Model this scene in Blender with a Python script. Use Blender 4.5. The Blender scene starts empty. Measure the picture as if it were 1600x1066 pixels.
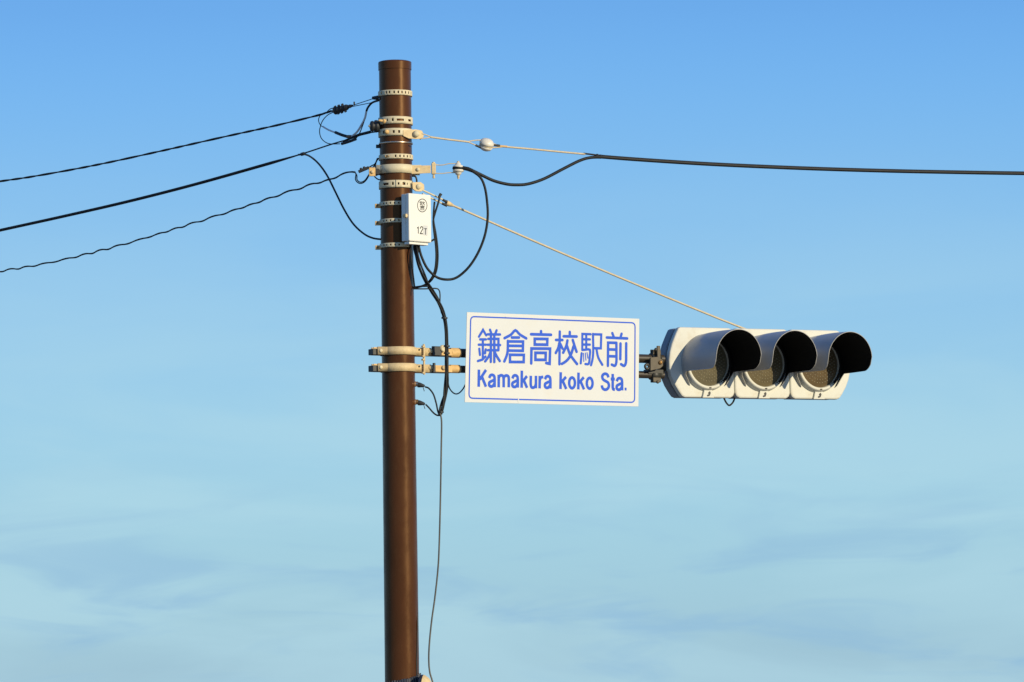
import bpy, math, random
from mathutils import Matrix, Vector, noise
R = math.radians
random.seed(7)
SC = bpy.context.scene
COL = SC.collection

# ------------------------------------------------------------------ camera, sky, sun, exposure
F = 7500.0                      # focal length in photo pixels (photo 1600 wide)
CAM = Matrix.Translation((0, 0, 2.4)) @ Matrix.Rotation(R(90 + 4.6), 4, 'X') @ Matrix.Rotation(-0.0137, 4, 'Z')
cd = bpy.data.cameras.new('camera')
cam = bpy.data.objects.new('camera', cd)
COL.objects.link(cam)
cam.matrix_world = CAM
cd.sensor_width = 36.0
cd.lens = F / 1600.0 * 36.0
cd.clip_start = 0.1
cd.clip_end = 20000
SC.camera = cam

SUN_AZ, SUN_EL = 49.0, 18.0     # degrees right of "straight back at the camera", above the horizon
sdir = Vector((math.sin(R(SUN_AZ)) * math.cos(R(SUN_EL)), -math.cos(R(SUN_AZ)) * math.cos(R(SUN_EL)), math.sin(R(SUN_EL))))
sl = bpy.data.lights.new('sun', 'SUN')
sl.energy = 4.3
sl.angle = R(0.53)
sl.color = (1.0, 0.855, 0.61)
so = bpy.data.objects.new('sun', sl)
so.rotation_euler = sdir.to_track_quat('Z', 'Y').to_euler()
COL.objects.link(so)

W = bpy.data.worlds.new("World")
SC.world = W
W.use_nodes = True
nt = W.node_tree
for n in list(nt.nodes): nt.nodes.remove(n)
def N(t, **k):
    n = nt.nodes.new(t)
    for a, b in k.items(): setattr(n, a, b)
    return n
L = nt.links.new
out = N('ShaderNodeOutputWorld')
bg = N('ShaderNodeBackground')
bg.inputs['Strength'].default_value = 0.1
sky = N('ShaderNodeTexSky', sky_type='NISHITA')
sky.sun_disc = False
sky.sun_elevation = R(SUN_EL)
sky.sun_rotation = math.atan2(sdir.x, sdir.y)
sky.altitude = 10
sky.air_density = 1.0
sky.dust_density = 0.3
sky.ozone_density = 2.0
# tint by elevation: paler and greener near the horizon, clean blue above
tc = N('ShaderNodeTexCoord')
sep = N('ShaderNodeSeparateXYZ')
L(tc.outputs['Generated'], sep.inputs[0])
ramp = N('ShaderNodeValToRGB')
cr = ramp.color_ramp
cr.interpolation = 'B_SPLINE'
SKY = [(0.0, (2.75, 5.00, 6.90)), (0.013, (2.95, 5.40, 7.15)), (0.031, (3.28, 6.10, 7.75)), (0.055, (3.36, 6.45, 8.40)),
       (0.087, (2.75, 5.75, 8.75)), (0.12, (1.85, 4.95, 9.10)), (0.150, (1.22, 4.15, 9.25)), (0.35, (0.75, 2.2, 6.2)), (1.0, (0.4, 1.2, 3.8))]
cr.elements[0].position = SKY[0][0]
cr.elements[1].position = SKY[-1][0]
for p, c in SKY[1:-1]: cr.elements.new(p)
for e, (p, c) in zip(cr.elements, SKY):
    e.position = p; e.color = (c[0] / 10, c[1] / 10, c[2] / 10, 1)
L(sep.outputs['Z'], ramp.inputs['Fac'])
sc10 = N('ShaderNodeVectorMath', operation='SCALE')
sc10.inputs['Scale'].default_value = 10.0
L(ramp.outputs['Color'], sc10.inputs[0])
mixs = N('ShaderNodeMix', data_type='RGBA')
mixs.inputs['Factor'].default_value = 0.85
L(sky.outputs['Color'], mixs.inputs['A'])
L(sc10.outputs[0], mixs.inputs['B'])
# thin streaky high cloud low in the sky, with bluer gaps between the streaks
def noise_layer(scale, loc, lo, hi, detail, dist):
    mp = N('ShaderNodeMapping')
    mp.inputs['Scale'].default_value = scale
    mp.inputs['Location'].default_value = loc
    mp.inputs['Rotation'].default_value = (0, R(1.0), 0)
    L(tc.outputs['Generated'], mp.inputs['Vector'])
    cn = N('ShaderNodeTexNoise')
    cn.inputs['Scale'].default_value = 1.0
    cn.inputs['Detail'].default_value = detail
    cn.inputs['Roughness'].default_value = 0.5
    cn.inputs['Distortion'].default_value = dist
    L(mp.outputs[0], cn.inputs['Vector'])
    r_ = N('ShaderNodeMapRange', interpolation_type='SMOOTHSTEP')
    r_.inputs['From Min'].default_value = lo; r_.inputs['From Max'].default_value = hi
    L(cn.outputs['Fac'], r_.inputs['Value'])
    return r_.outputs[0]
def mul(a, b):
    m_ = N('ShaderNodeMath', operation='MULTIPLY'); L(a, m_.inputs[0])
    if isinstance(b, float): m_.inputs[1].default_value = b
    else: L(b, m_.inputs[1])
    return m_.outputs[0]
fade = N('ShaderNodeMapRange', interpolation_type='SMOOTHSTEP')
fade.inputs['From Min'].default_value = 0.062
fade.inputs['From Max'].default_value = 0.026
L(sep.outputs['Z'], fade.inputs['Value'])
fade2 = N('ShaderNodeMapRange', interpolation_type='SMOOTHSTEP')
fade2.inputs['From Min'].default_value = 0.13
fade2.inputs['From Max'].default_value = 0.03
L(sep.outputs['Z'], fade2.inputs['Value'])
veil = mul(mul(noise_layer((10.0, 10.0, 42.0), (3.1, 0.4, 1.7), 0.38, 0.66, 5.0, 0.6), fade2.outputs[0]), 0.50)
streak = mul(mul(noise_layer((19.0, 19.0, 95.0), (0.7, 2.0, 1.15), 0.44, 0.68, 5.0, 0.9), fade.outputs[0]), 0.62)
mixv = N('ShaderNodeMix', data_type='RGBA')
mixv.inputs['B'].default_value = (4.60, 7.10, 8.10, 1)
L(veil, mixv.inputs['Factor']); L(mixs.outputs['Result'], mixv.inputs['A'])
mixc = N('ShaderNodeMix', data_type='RGBA')
mixc.inputs['B'].default_value = (2.75, 4.95, 7.10, 1)
L(streak, mixc.inputs['Factor']); L(mixv.outputs['Result'], mixc.inputs['A'])
L(mixc.outputs['Result'], bg.inputs['Color'])
L(bg.outputs[0], out.inputs['Surface'])

SC.view_settings.view_transform = 'Standard'
SC.view_settings.look = 'None'
SC.view_settings.exposure = 0.0
SC.view_settings.gamma = 1.0
SC.view_settings.use_curve_mapping = False

# ------------------------------------------------------------------ materials
def mat(name, col, rough=0.5, metal=0.0, bump=0.0, bscale=60.0, var=0.0, vscale=12.0, stretch=(1, 1, 1),
        dirt=None, dirt_amt=0.0, dscale=9.0, coat=0.0, spec=0.5, tint=None):
    m = bpy.data.materials.new(name)
    m.use_nodes = True
    t = m.node_tree; ns = t.nodes; lk = t.links.new
    b = ns['Principled BSDF']
    b.inputs['Base Color'].default_value = (*col, 1)
    b.inputs['Roughness'].default_value = rough
    b.inputs['Metallic'].default_value = metal
    b.inputs['Coat Weight'].default_value = coat
    b.inputs['Coat Roughness'].default_value = 0.12
    b.inputs['Specular IOR Level'].default_value = spec
    if tint: b.inputs['Specular Tint'].default_value = (*tint, 1)
    tc = ns.new('ShaderNodeTexCoord'); mp = ns.new('ShaderNodeMapping')
    mp.inputs['Scale'].default_value = stretch
    lk(tc.outputs['Object'], mp.inputs[0])
    last = None
    if var:
        n = ns.new('ShaderNodeTexNoise'); n.inputs['Scale'].default_value = vscale; n.inputs['Detail'].default_value = 6
        lk(mp.outputs[0], n.inputs['Vector'])
        mr = ns.new('ShaderNodeMapRange'); mr.inputs['From Min'].default_value = 0.3; mr.inputs['From Max'].default_value = 0.7
        mr.inputs['To Min'].default_value = 1 - var; mr.inputs['To Max'].default_value = 1 + var
        lk(n.outputs['Fac'], mr.inputs['Value'])
        mx = ns.new('ShaderNodeVectorMath'); mx.operation = 'SCALE'
        mx.inputs[0].default_value = col
        lk(mr.outputs[0], mx.inputs['Scale'])
        last = mx.outputs[0]
    if dirt:
        n = ns.new('ShaderNodeTexNoise'); n.inputs['Scale'].default_value = dscale; n.inputs['Detail'].default_value = 8
        n.inputs['Roughness'].default_value = 0.65
        lk(mp.outputs[0], n.inputs['Vector'])
        mr = ns.new('ShaderNodeMapRange'); mr.inputs['From Min'].default_value = 0.52; mr.inputs['From Max'].default_value = 0.75
        mr.inputs['To Max'].default_value = dirt_amt
        lk(n.outputs['Fac'], mr.inputs['Value'])
        mx = ns.new('ShaderNodeMix'); mx.data_type = 'RGBA'
        lk(mr.outputs[0], mx.inputs['Factor'])
        if last: lk(last, mx.inputs['A'])
        else: mx.inputs['A'].default_value = (*col, 1)
        mx.inputs['B'].default_value = (*dirt, 1)
        last = mx.outputs['Result']
    if last: lk(last, b.inputs['Base Color'])
    if bump:
        n = ns.new('ShaderNodeTexNoise'); n.inputs['Scale'].default_value = bscale; n.inputs['Detail'].default_value = 4
        lk(mp.outputs[0], n.inputs['Vector'])
        bp = ns.new('ShaderNodeBump'); bp.inputs['Strength'].default_value = bump; bp.inputs['Distance'].default_value = 0.002
        lk(n.outputs['Fac'], bp.inputs['Height'])
        lk(bp.outputs[0], b.inputs['Normal'])
    return m

M = {}
M['pole'] = mat('brown_pole_paint', (0.070, 0.0255, 0.0102), 0.33, bump=0.22, bscale=22, var=0.16, vscale=7, stretch=(1, 1, .35),
                dirt=(0.10, 0.05, 0.022), dirt_amt=0.35, dscale=30, spec=0.34, tint=(1.0, 0.62, 0.30))
t_ = M['pole'].node_tree; b_ = t_.nodes['Principled BSDF']
n_ = t_.nodes.new('ShaderNodeTexNoise'); n_.inputs['Scale'].default_value = 16; n_.inputs['Detail'].default_value = 8; n_.inputs['Roughness'].default_value = .7
r_ = t_.nodes.new('ShaderNodeMapRange'); r_.inputs['From Min'].default_value = .3; r_.inputs['From Max'].default_value = .7
r_.inputs['To Min'].default_value = .18; r_.inputs['To Max'].default_value = .42
t_.links.new([q for q in t_.nodes if q.type == 'MAPPING'][0].outputs[0], n_.inputs['Vector'])
t_.links.new(n_.outputs['Fac'], r_.inputs['Value']); t_.links.new(r_.outputs[0], b_.inputs['Roughness'])
M['cream'] = mat('cream_galvanised_paint', (0.66, 0.51, 0.27), 0.6, var=0.10, vscale=30, dirt=(0.42, 0.25, 0.09), dirt_amt=0.5, dscale=40, bump=0.1, spec=0.3)
M['cream_w'] = mat('pale_cream_paint', (0.66, 0.58, 0.37), 0.55, var=0.08, vscale=25, dirt=(0.40, 0.28, 0.13), dirt_amt=0.4, dscale=45, bump=0.1, spec=0.3)
M['ochre'] = mat('ochre_zinc', (0.68, 0.44, 0.17), 0.55, var=0.12, vscale=50, spec=0.3)
M['steel'] = mat('bright_steel', (0.80, 0.62, 0.42), 0.32, metal=1.0)
M['porcelain'] = mat('white_porcelain', (0.72, 0.68, 0.55), 0.35, var=0.05, dirt=(0.35, 0.28, 0.18), dirt_amt=0.35, dscale=30)
M['black'] = mat('black_cable_sheath', (0.012, 0.013, 0.012), 0.55, bump=0.1, bscale=200, spec=0.28, var=0.3, vscale=20)
M['darkgrey'] = mat('dark_rubber', (0.022, 0.024, 0.022), 0.55, var=0.2, vscale=40)
M['greycable'] = mat('weathered_grey_cable', (0.085, 0.08, 0.06), 0.5, var=0.2, vscale=30)
M['whitewire'] = mat('white_wire_sheath', (0.75, 0.75, 0.72), 0.4)
M['wire'] = mat('galvanised_stay_wire', (0.58, 0.49, 0.31), 0.55, var=0.12, vscale=60)
M['rust'] = mat('brown_oxide_metal', (0.20, 0.105, 0.045), 0.5, var=0.3, vscale=60)
M['arm'] = mat('dark_brown_arm_paint', (0.038, 0.030, 0.018), 0.42, var=0.15, vscale=10)
M['armclamp'] = mat('grey_brown_clamp', (0.085, 0.066, 0.034), 0.5, var=0.2, vscale=30)
M['clampdark'] = mat('dark_iron_clamp', (0.03, 0.03, 0.022), 0.5, var=0.25, vscale=30)
M['gold'] = mat('zinc_bolt', (0.55, 0.30, 0.09), 0.35, metal=0.7)
M['sign'] = mat('sign_sheet', (0.61, 0.63, 0.595), 0.5, var=0.02, vscale=3, dirt=(0.62, 0.55, 0.38), dirt_amt=0.35, dscale=5)
M['signback'] = mat('aluminium_panel', (0.5, 0.5, 0.48), 0.4, metal=0.6)
M['blue'] = mat('blue_sign_film', (0.007, 0.088, 0.58), 0.5, var=0.05, vscale=6, spec=0.25)
M['housing'] = mat('off_white_signal_paint', (0.63, 0.625, 0.525), 0.5, var=0.05, vscale=4, dirt=(0.44, 0.36, 0.21), dirt_amt=0.55, dscale=8, bump=0.05)
M['housing_side'] = mat('grey_signal_body_paint', (0.24, 0.25, 0.245), 0.4, var=0.1, vscale=5)
M['visor'] = mat('grey_visor_paint', (0.38, 0.375, 0.345), 0.34, var=0.07, vscale=5, dirt=(0.27, 0.22, 0.14), dirt_amt=0.4, dscale=9, bump=0.06)
M['visor_in_and_shade'] = mat('matt_black_lining_and_lip_shade', (0.006, 0.0055, 0.004), 0.75, spec=0.2)  # inside of the hoods; also paints their shade onto the collar lips
M['lens'] = mat('smoky_lens', (0.120, 0.104, 0.060), 0.35, var=0.12, vscale=20, bump=0.2, bscale=90, coat=0.0, spec=0.25)
M['lens_b'] = mat('smoky_amber_lens', (0.122, 0.098, 0.050), 0.35, var=0.14, vscale=20, bump=0.2, bscale=90, coat=0.0, spec=0.25)
M['lens_c'] = mat('smoky_brown_lens', (0.108, 0.076, 0.036), 0.35, var=0.16, vscale=20, bump=0.2, bscale=90, coat=0.0, spec=0.25)
M['led'] = mat('clear_led_dome', (0.30, 0.265, 0.17), 0.3, coat=0.1)
M['box'] = mat('white_box_paint', (0.78, 0.775, 0.68), 0.4, var=0.02, vscale=8)
M['ink'] = mat('black_ink', (0.025, 0.024, 0.02), 0.5)
M['sticker'] = mat('grey_sticker', (0.60, 0.61, 0.58), 0.4)
M['groove'] = mat('dark_gasket', (0.02, 0.02, 0.018), 0.7)
M['wrap'] = mat('navy_ribbed_sheet', (0.028, 0.034, 0.050), 0.35, var=0.3, vscale=30)
M['ground'] = mat('grey_ground', (0.20, 0.185, 0.16), 0.85, var=0.15, vscale=0.3, bump=0.3, bscale=4)

# ------------------------------------------------------------------ geometry helpers
def ray(px, py):
    d = Vector(((px - 800) / F, (533 - py) / F, -1.0))
    return CAM.translation.copy(), (CAM.to_3x3() @ d)
def at(px, py, Y):
    o, d = ray(px, py)
    return o + d * ((Y - o.y) / d.y)

class Fr:
    """a place with its own axes: x along, y away from the viewer, z up"""
    def __init__(s, origin, yaw=0.0, tilt=0.0):
        s.m = Matrix.Translation(origin) @ Matrix.Rotation(yaw, 4, 'Z') @ Matrix.Rotation(-tilt, 4, 'Y')
        s.i = s.m.inverted()
    def loc(s, px, py, y=0.0):
        o, d = ray(px, py)
        o = s.i @ o; d = s.i.to_3x3() @ d
        return o + d * ((y - o.y) / d.y)

class MB:
    def __init__(s): s.v = []; s.f = []; s.mi = []; s.sm = []
    def add(s, vs, fs, mi=0, smooth=False):
        b = len(s.v); s.v += [tuple(v) for v in vs]
        for f in fs: s.f.append(tuple(b + i for i in f)); s.mi.append(mi); s.sm.append(smooth)
        return s
    def box(s, x0, x1, y0, y1, z0, z1, m=None, mi=0):
        vs = [Vector((x, y, z)) for x in (x0, x1) for y in (y0, y1) for z in (z0, z1)]
        if m: vs = [m @ v for v in vs]
        return s.add(vs, [(0, 1, 3, 2), (4, 6, 7, 5), (0, 4, 5, 1), (2, 3, 7, 6), (0, 2, 6, 4), (1, 5, 7, 3)], mi)
    def tube(s, pts, r, seg=10, cap=True, mi=0):
        pts = [Vector(p) for p in pts]; n = len(pts)
        rr = r if isinstance(r, (list, tuple)) else [r] * n
        t0 = (pts[1] - pts[0]).normalized()
        up = Vector((0, 0, 1)) if abs(t0.z) < .9 else Vector((1, 0, 0))
        nx = t0.cross(up).normalized()
        vs = []
        for i in range(n):
            t = (pts[min(i + 1, n - 1)] - pts[max(i - 1, 0)]).normalized()
            nx = (nx - t * nx.dot(t)).normalized(); ny = t.cross(nx)
            for k in range(seg):
                a = 2 * math.pi * k / seg
                vs.append(pts[i] + (nx * math.cos(a) + ny * math.sin(a)) * rr[i])
        fs = [(i * seg + k, i * seg + (k + 1) % seg, (i + 1) * seg + (k + 1) % seg, (i + 1) * seg + k) for i in range(n - 1) for k in range(seg)]
        s.add(vs, fs, mi, True)
        if cap:
            s.add(vs[:seg][::-1], [tuple(range(seg))], mi); s.add(vs[-seg:], [tuple(range(seg))], mi)
        return s
    def lathe(s, o, ax, prof, seg=32, mi=0, smooth=True):
        """prof: (radius, distance along ax) pairs"""
        o = Vector(o); ax = Vector(ax).normalized()
        nx = ax.orthogonal().normalized(); ny = ax.cross(nx)
        vs = []
        for (r, h) in prof:
            for k in range(seg):
                a = 2 * math.pi * k / seg
                vs.append(o + ax * h + (nx * math.cos(a) + ny * math.sin(a)) * r)
        fs = [(i * seg + k, i * seg + (k + 1) % seg, (i + 1) * seg + (k + 1) % seg, (i + 1) * seg + k) for i in range(len(prof) - 1) for k in range(seg)]
        s.add(vs, fs, mi, smooth)
        if prof[0][0] > 1e-4: s.add(vs[:seg][::-1], [tuple(range(seg))], mi)
        if prof[-1][0] > 1e-4: s.add(vs[-seg:], [tuple(range(seg))], mi)
        return s
    def prism(s, poly, y0, y1, mi=0):
        """poly: (x, z) outline, extruded from y0 (front) to y1 (back)"""
        n = len(poly)
        a = sum(poly[i][0] * poly[(i + 1) % n][1] - poly[(i + 1) % n][0] * poly[i][1] for i in range(n))
        if a < 0: poly = poly[::-1]
        vs = [(p[0], y0, p[1]) for p in poly] + [(p[0], y1, p[1]) for p in poly]
        fs = [tuple(range(n)), tuple(range(2 * n - 1, n - 1, -1))] + [(i, i + n, (i + 1) % n + n, (i + 1) % n) for i in range(n)]
        return s.add(vs, fs, mi)
    def build(s, name, mats, parent=None, off=(0, 0, 0), bevel=0.0, solid=0.0):
        me = bpy.data.meshes.new(name)
        o_ = Vector(off)
        me.from_pydata([tuple(Vector(v) - o_) for v in s.v], [], s.f)
        for m in (mats if isinstance(mats, (list, tuple)) else [mats]): me.materials.append(m)
        me.polygons.foreach_set('material_index', s.mi)
        me.polygons.foreach_set('use_smooth', s.sm)
        me.update()
        o = bpy.data.objects.new(name, me)
        COL.objects.link(o)
        if parent: o.parent = parent
        if solid:
            md = o.modifiers.new('thickness', 'SOLIDIFY'); md.thickness = solid; md.offset = 0
        if bevel:
            md = o.modifiers.new('bevel', 'BEVEL'); md.width = bevel; md.segments = 2; md.limit_method = 'ANGLE'; md.angle_limit = R(40)
        return o

def tag(o, label=None, cat=None, group=None, kind=None):
    if label: o['label'] = label
    if cat: o['category'] = cat
    if group: o['group'] = group
    if kind: o['kind'] = kind
    return o
def thing(name, label, cat, fr=None, group=None, loc=None):
    o = bpy.data.objects.new(name, None); COL.objects.link(o)
    o.empty_display_size = 0.1
    if fr: o.matrix_world = fr.m
    elif loc is not None: o.location = loc
    return tag(o, label, cat, group)
def spline(pts, n=8):
    P = [Vector(p) for p in pts]
    if len(P) < 3: return [P[0].lerp(P[-1], i / n) for i in range(n + 1)]
    P = [P[0] * 2 - P[1]] + P + [P[-1] * 2 - P[-2]]
    o = []
    for i in range(1, len(P) - 2):
        a, b, c, d = P[i - 1], P[i], P[i + 1], P[i + 2]
        for k in range(n):
            t = k / n
            o.append(.5 * ((2 * b) + (c - a) * t + (2 * a - 5 * b + 4 * c - d) * t * t + (3 * b - a - 3 * c + d) * t ** 3))
    o.append(P[-2]); return o
def path(pp, n=8):             # (px, py, Y) points
    return spline([at(*p) for p in pp], n)
def twisted(pts, r_off, r, turns_per_m, strands=2, step=0.012, seg=6, loose=0.0):
    """strands wound about a path"""
    L_ = [0]
    for i in range(1, len(pts)): L_.append(L_[-1] + (pts[i] - pts[i - 1]).length)
    n = int(L_[-1] / step); m = MB(); base = []; j = 0
    for i in range(n + 1):
        s_ = L_[-1] * i / n
        while j < len(L_) - 2 and L_[j + 1] < s_: j += 1
        t = (s_ - L_[j]) / max(L_[j + 1] - L_[j], 1e-9)
        base.append((pts[j].lerp(pts[j + 1], t), (pts[j + 1] - pts[j]).normalized(), s_))
    for k in range(strands):
        q = []
        for (p, t, s_) in base:
            sd = t.cross(Vector((0, 0, 1))).normalized(); u2 = sd.cross(t)
            a = 2 * math.pi * (s_ * turns_per_m + k / strands + 0.12 * math.sin(s_ * 9))
            ro = r_off * (1 + loose * math.sin(s_ * 7.3 + k))
            q.append(p + (sd * math.cos(a) + u2 * math.sin(a)) * ro)
        m.tube(q, r, seg)
    return m

# ------------------------------------------------------------------ setting
g = MB(); S_ = 6000
n_ = 24
gv = [(-S_ + 2 * S_ * i / n_, -S_ + 2 * S_ * j / n_, 0) for j in range(n_ + 1) for i in range(n_ + 1)]
g.add(gv, [(j * (n_ + 1) + i, j * (n_ + 1) + i + 1, (j + 1) * (n_ + 1) + i + 1, (j + 1) * (n_ + 1) + i) for j in range(n_) for i in range(n_)])
tag(g.build('ground', M['ground']), kind='structure')

# ------------------------------------------------------------------ the brown pole
YP = 30.0
PA = at(622.3, 560, YP)
PX = PA.x
def zof(py):                      # height of the pole axis at a photo row
    x = 616 + (py - 100) * 0.0125
    return at(x, py, YP).z
ZT = zof(97)
def prad(z): return 0.1005 + (ZT - z) * 0.0018
pole = thing('signal_pole', 'tall brown painted steel pole that carries the signals, sign and cables', 'pole', loc=(PX, YP, 0))
PO = (PX, YP, 0)
m = MB(); seg = 96; zs = [0.0 + (ZT - 0.02) * i / 60 for i in range(61)]
m.lathe((PX, YP, 0), (0, 0, 1), [(prad(z), z) for z in zs], seg)
m.build('shaft', M['pole'], pole, PO)
m = MB()
rt = prad(ZT)
m.lathe((PX, YP, 0), (0, 0, 1), [(rt + .0008, ZT - .052), (rt + .004, ZT - .052), (rt + .0045, ZT - .006), (rt + .002, ZT - .001), (rt - .01, ZT + .003), (0, ZT + .005)], seg, smooth=False)
m.build('cap', M['pole'], pole, PO)
m = MB(); m.lathe((PX, YP, 0), (0, 0, 1), [(prad(0) + .09, 0), (prad(0) + .09, .018), (prad(0) + .004, .02), (prad(0), .06)], 48)
m.build('base_plate', M['pole'], pole, PO)

def pp(a, z, r):                  # point on a circle about the pole; a in degrees, 0 towards the viewer, + to the right
    return Vector((PX + r * math.sin(R(a)), YP - r * math.cos(R(a)), z))

def band_mesh(py, hpx, a0, a1, holes=(), off=0.004, tilt=0.0, step=2.0):
    """a strap around the pole with real openings. holes: (angle, half angle, half height fraction)"""
    z = zof(py); h = hpx / 250.0; r = prad(z) + off
    angs = {a0, a1}
    a = a0
    while a < a1: angs.add(a); a += step
    for (c, w, q) in holes: angs.add(c - w); angs.add(c + w)
    angs = sorted(x for x in angs if a0 <= x <= a1)
    fr_ = sorted({-0.5, 0.5} | {s * q * .5 for (_, _, q) in holes for s in (-1, 1)})
    m = MB(); vs = []
    for A in angs:
        for f in fr_: vs.append(pp(A, z + f * h + tilt * math.sin(R(A)), r))
    nf = len(fr_); fs = []
    for i in range(len(angs) - 1):
        am = (angs[i] + angs[i + 1]) / 2
        for j in range(nf - 1):
            fm = (fr_[j] + fr_[j + 1]) / 2
            if any(abs(am - c) < w and abs(fm) < q * .5 for (c, w, q) in holes): continue
            fs.append((i * nf + j, (i + 1) * nf + j, (i + 1) * nf + j + 1, i * nf + j + 1))
    m.add(vs, fs, 0, True)
    return m
def band(name, parent, pofs, *a, mt='cream_w', **k):
    return band_mesh(*a, **k).build(name, M[mt], parent, pofs, solid=0.0035)
def bolt(parent, off, p, d, r=0.012, h=0.01, mt='cream', name='bolt', dome=True):
    prof = [(r, 0), (r, h * .6), (r * .75, h * .95), (0, h * 1.1)] if dome else [(r, 0), (r, h), (0, h)]
    m = MB(); m.lathe(p, d, prof, 14)
    return m.build(name, M[mt], parent, off)

def radial(a): return Vector((math.sin(R(a)), -math.cos(R(a)), 0))
sq = lambda c: (c, 2.6, .46)
b1 = band('perforated_band', pole, PO, 147.5, 8.2, -180, 180, [sq(c) for c in (-52, -30, -18, -2, 12, 25, 39, 54, 70)], off=.005)
tag(b1, 'topmost narrow band with square holes')
m = MB(); m.tube([pp(-84, zof(153), prad(ZT) + .004), pp(-88, zof(153), prad(ZT) + .045)], [.016, .009], 8)
m.build('wire_anchor', M['darkgrey'], b1, PO)
b2 = band('perforated_band', pole, PO, 190.5, 11.5, -180, 180, [(-27, 2.4, .34), (-8, 3.2, .36), (18, 12.5, .30), (57, 8, .30)], off=.006)
tag(b2, 'upper wide band with a long slot')
bolt(b2, PO, pp(-42, zof(191.5), prad(ZT) + .006), radial(-55) + Vector((-.3, 0, .1)), .008, .035, 'ochre')
bolt(b2, PO, pp(-40, zof(192), prad(ZT) + .006), radial(-42), .015, .012, 'ochre')
b3 = band('perforated_band', pole, PO, 209, 11.5, -180, 80, [(-82, 5, .4), (-42, 3.4, .40), (-5, 3.4, .38), (13, 3.4, .38)], off=.006)
tag(b3, 'band with bolted lug holding the messenger wire')
bolt(b3, PO, pp(-28, zof(209), prad(ZT) + .006), radial(-28), .014, .022, 'ochre')
# lug to the right of the third band
LF = Fr(Vector((PX, YP, zof(210.5))), R(25))
m = MB()
poly = [LF.loc(*q, -.09) for q in ((628, 204), (648, 203), (657, 205), (660, 211), (658, 217), (650, 218), (637, 217), (628, 213))]
m.prism([(p.x, p.z) for p in poly], -.112, -.100)
lg = m.build('lug', M['cream'], pole); lg.matrix_world = LF.m; lg.matrix_world = LF.m
lg.parent = pole; lg.matrix_parent_inverse = Matrix.Identity(4)
lg.matrix_basis = Matrix.Translation(-Vector(PO)) @ LF.m
def in_frame(fr, mb, name, mt, parent, pofs, bevel=0.0, solid=0.0):
    o = mb.build(name, mt, parent, bevel=bevel, solid=solid)
    o.matrix_basis = Matrix.Translation(-Vector(pofs)) @ fr.m
    return o
m = MB(); m.lathe(LF.loc(649.5, 209.5, -.112), (0, -1, 0), [(.021, 0), (.021, .012), (.018, .019), (.010, .024), (0, .026)], 24)
in_frame(LF, m, 'bolt', M['cream_w'], pole, PO)
m = MB(); m.tube([LF.loc(655, 205, -.10), LF.loc(659, 208, -.10), LF.loc(660, 213, -.10), LF.loc(656, 217, -.10)], .009, 8)
in_frame(LF, m, 'thimble', M['cream'], pole, PO)

# shiny steel hose clamp
b = band('steel_strap', pole, PO, 225, 2.6, -180, 180, off=.004, mt='steel')
m = MB(); m.box(-.012, .012, -.008, .008, -.01, .012, Matrix.Translation(pp(-86, zof(229), prad(ZT) + .012)))
m.build('strap_buckle', M['clampdark'], pole, PO, bevel=.002)
b4 = band('perforated_band', pole, PO, 247, 7.6, -180, 180, [(c, 2.4, .46) for c in (0, 15, 29, 43, 58, 74)] + [(-30, 6, .4)], off=.005)
tag(b4, 'narrow band just above the wide cable bracket')
m = MB(); m.tube([pp(-36, zof(246), prad(ZT) + .008), pp(-33, zof(249), prad(ZT) + .012), pp(-22, zof(246), prad(ZT) + .012)], .0035, 6)
m.build('tie_wire', M['ochre'], b4, PO)
b6 = band('perforated_band', pole, PO, 290, 11.5, -180, 78, [(-36, 11, .30), (-10, 3, .36), (9, 2.6, .34), (27, 5, .36), (40, 2, .3)], off=.006)
tag(b6, 'slotted band above the white box, with lug for the stay')
b6b = band('band_overlap', pole, PO, 290, 11.5, 0, 50, [(9, 2.6, .34), (27, 5, .36), (40, 2, .3)], off=.009)
LF2 = Fr(Vector((PX, YP, zof(292))), R(25))
m = MB()
poly = [LF2.loc(*q, -.09) for q in ((642, 285.5), (655, 285), (660.5, 289), (661, 296), (656, 300), (648, 299.5), (643, 296))]
m.prism([(p.x, p.z) for p in poly], -.112, -.100)
in_frame(LF2, m, 'lug', M['cream'], pole, PO, bevel=.002)
m = MB(); m.lathe(LF2.loc(654, 291.8, -.112), (0, -1, 0), [(.017, 0), (.017, .006), (.013, .011), (0, .014)], 20)
in_frame(LF2, m, 'bolt', M['cream_w'], pole, PO)
m = MB(); m.tube(path([(644, 275, 29.95), (649, 276, 29.94), (651, 281, 29.94), (651, 286, 29.95)]), .006, 8)
m.build('wire_hook', M['darkgrey'], pole, PO)
# two cable entries on the lower right
for (py, mt) in ((601, 'steel'), (629, 'gold')):
    z = zof(py); r = prad(z); ax = radial(80)
    p0 = pp(80, z, r - .004)
    gl = MB().lathe(p0, ax, [(.017, 0), (.017, .012), (.014, .012), (.014, .024)], 20).build('cable_gland', M['rust'], pole, PO)
    MB().lathe(p0, ax, [(.0155, .016), (.0155, .024)], 20).build('ring', M[mt], gl, PO)
    MB().lathe(p0, ax + Vector((0, 0, -.2)), [(.016, .024), (.016, .034), (.011, .055), (.006, .068)], 16).build('boot', M['darkgrey'], gl, PO)

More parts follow.
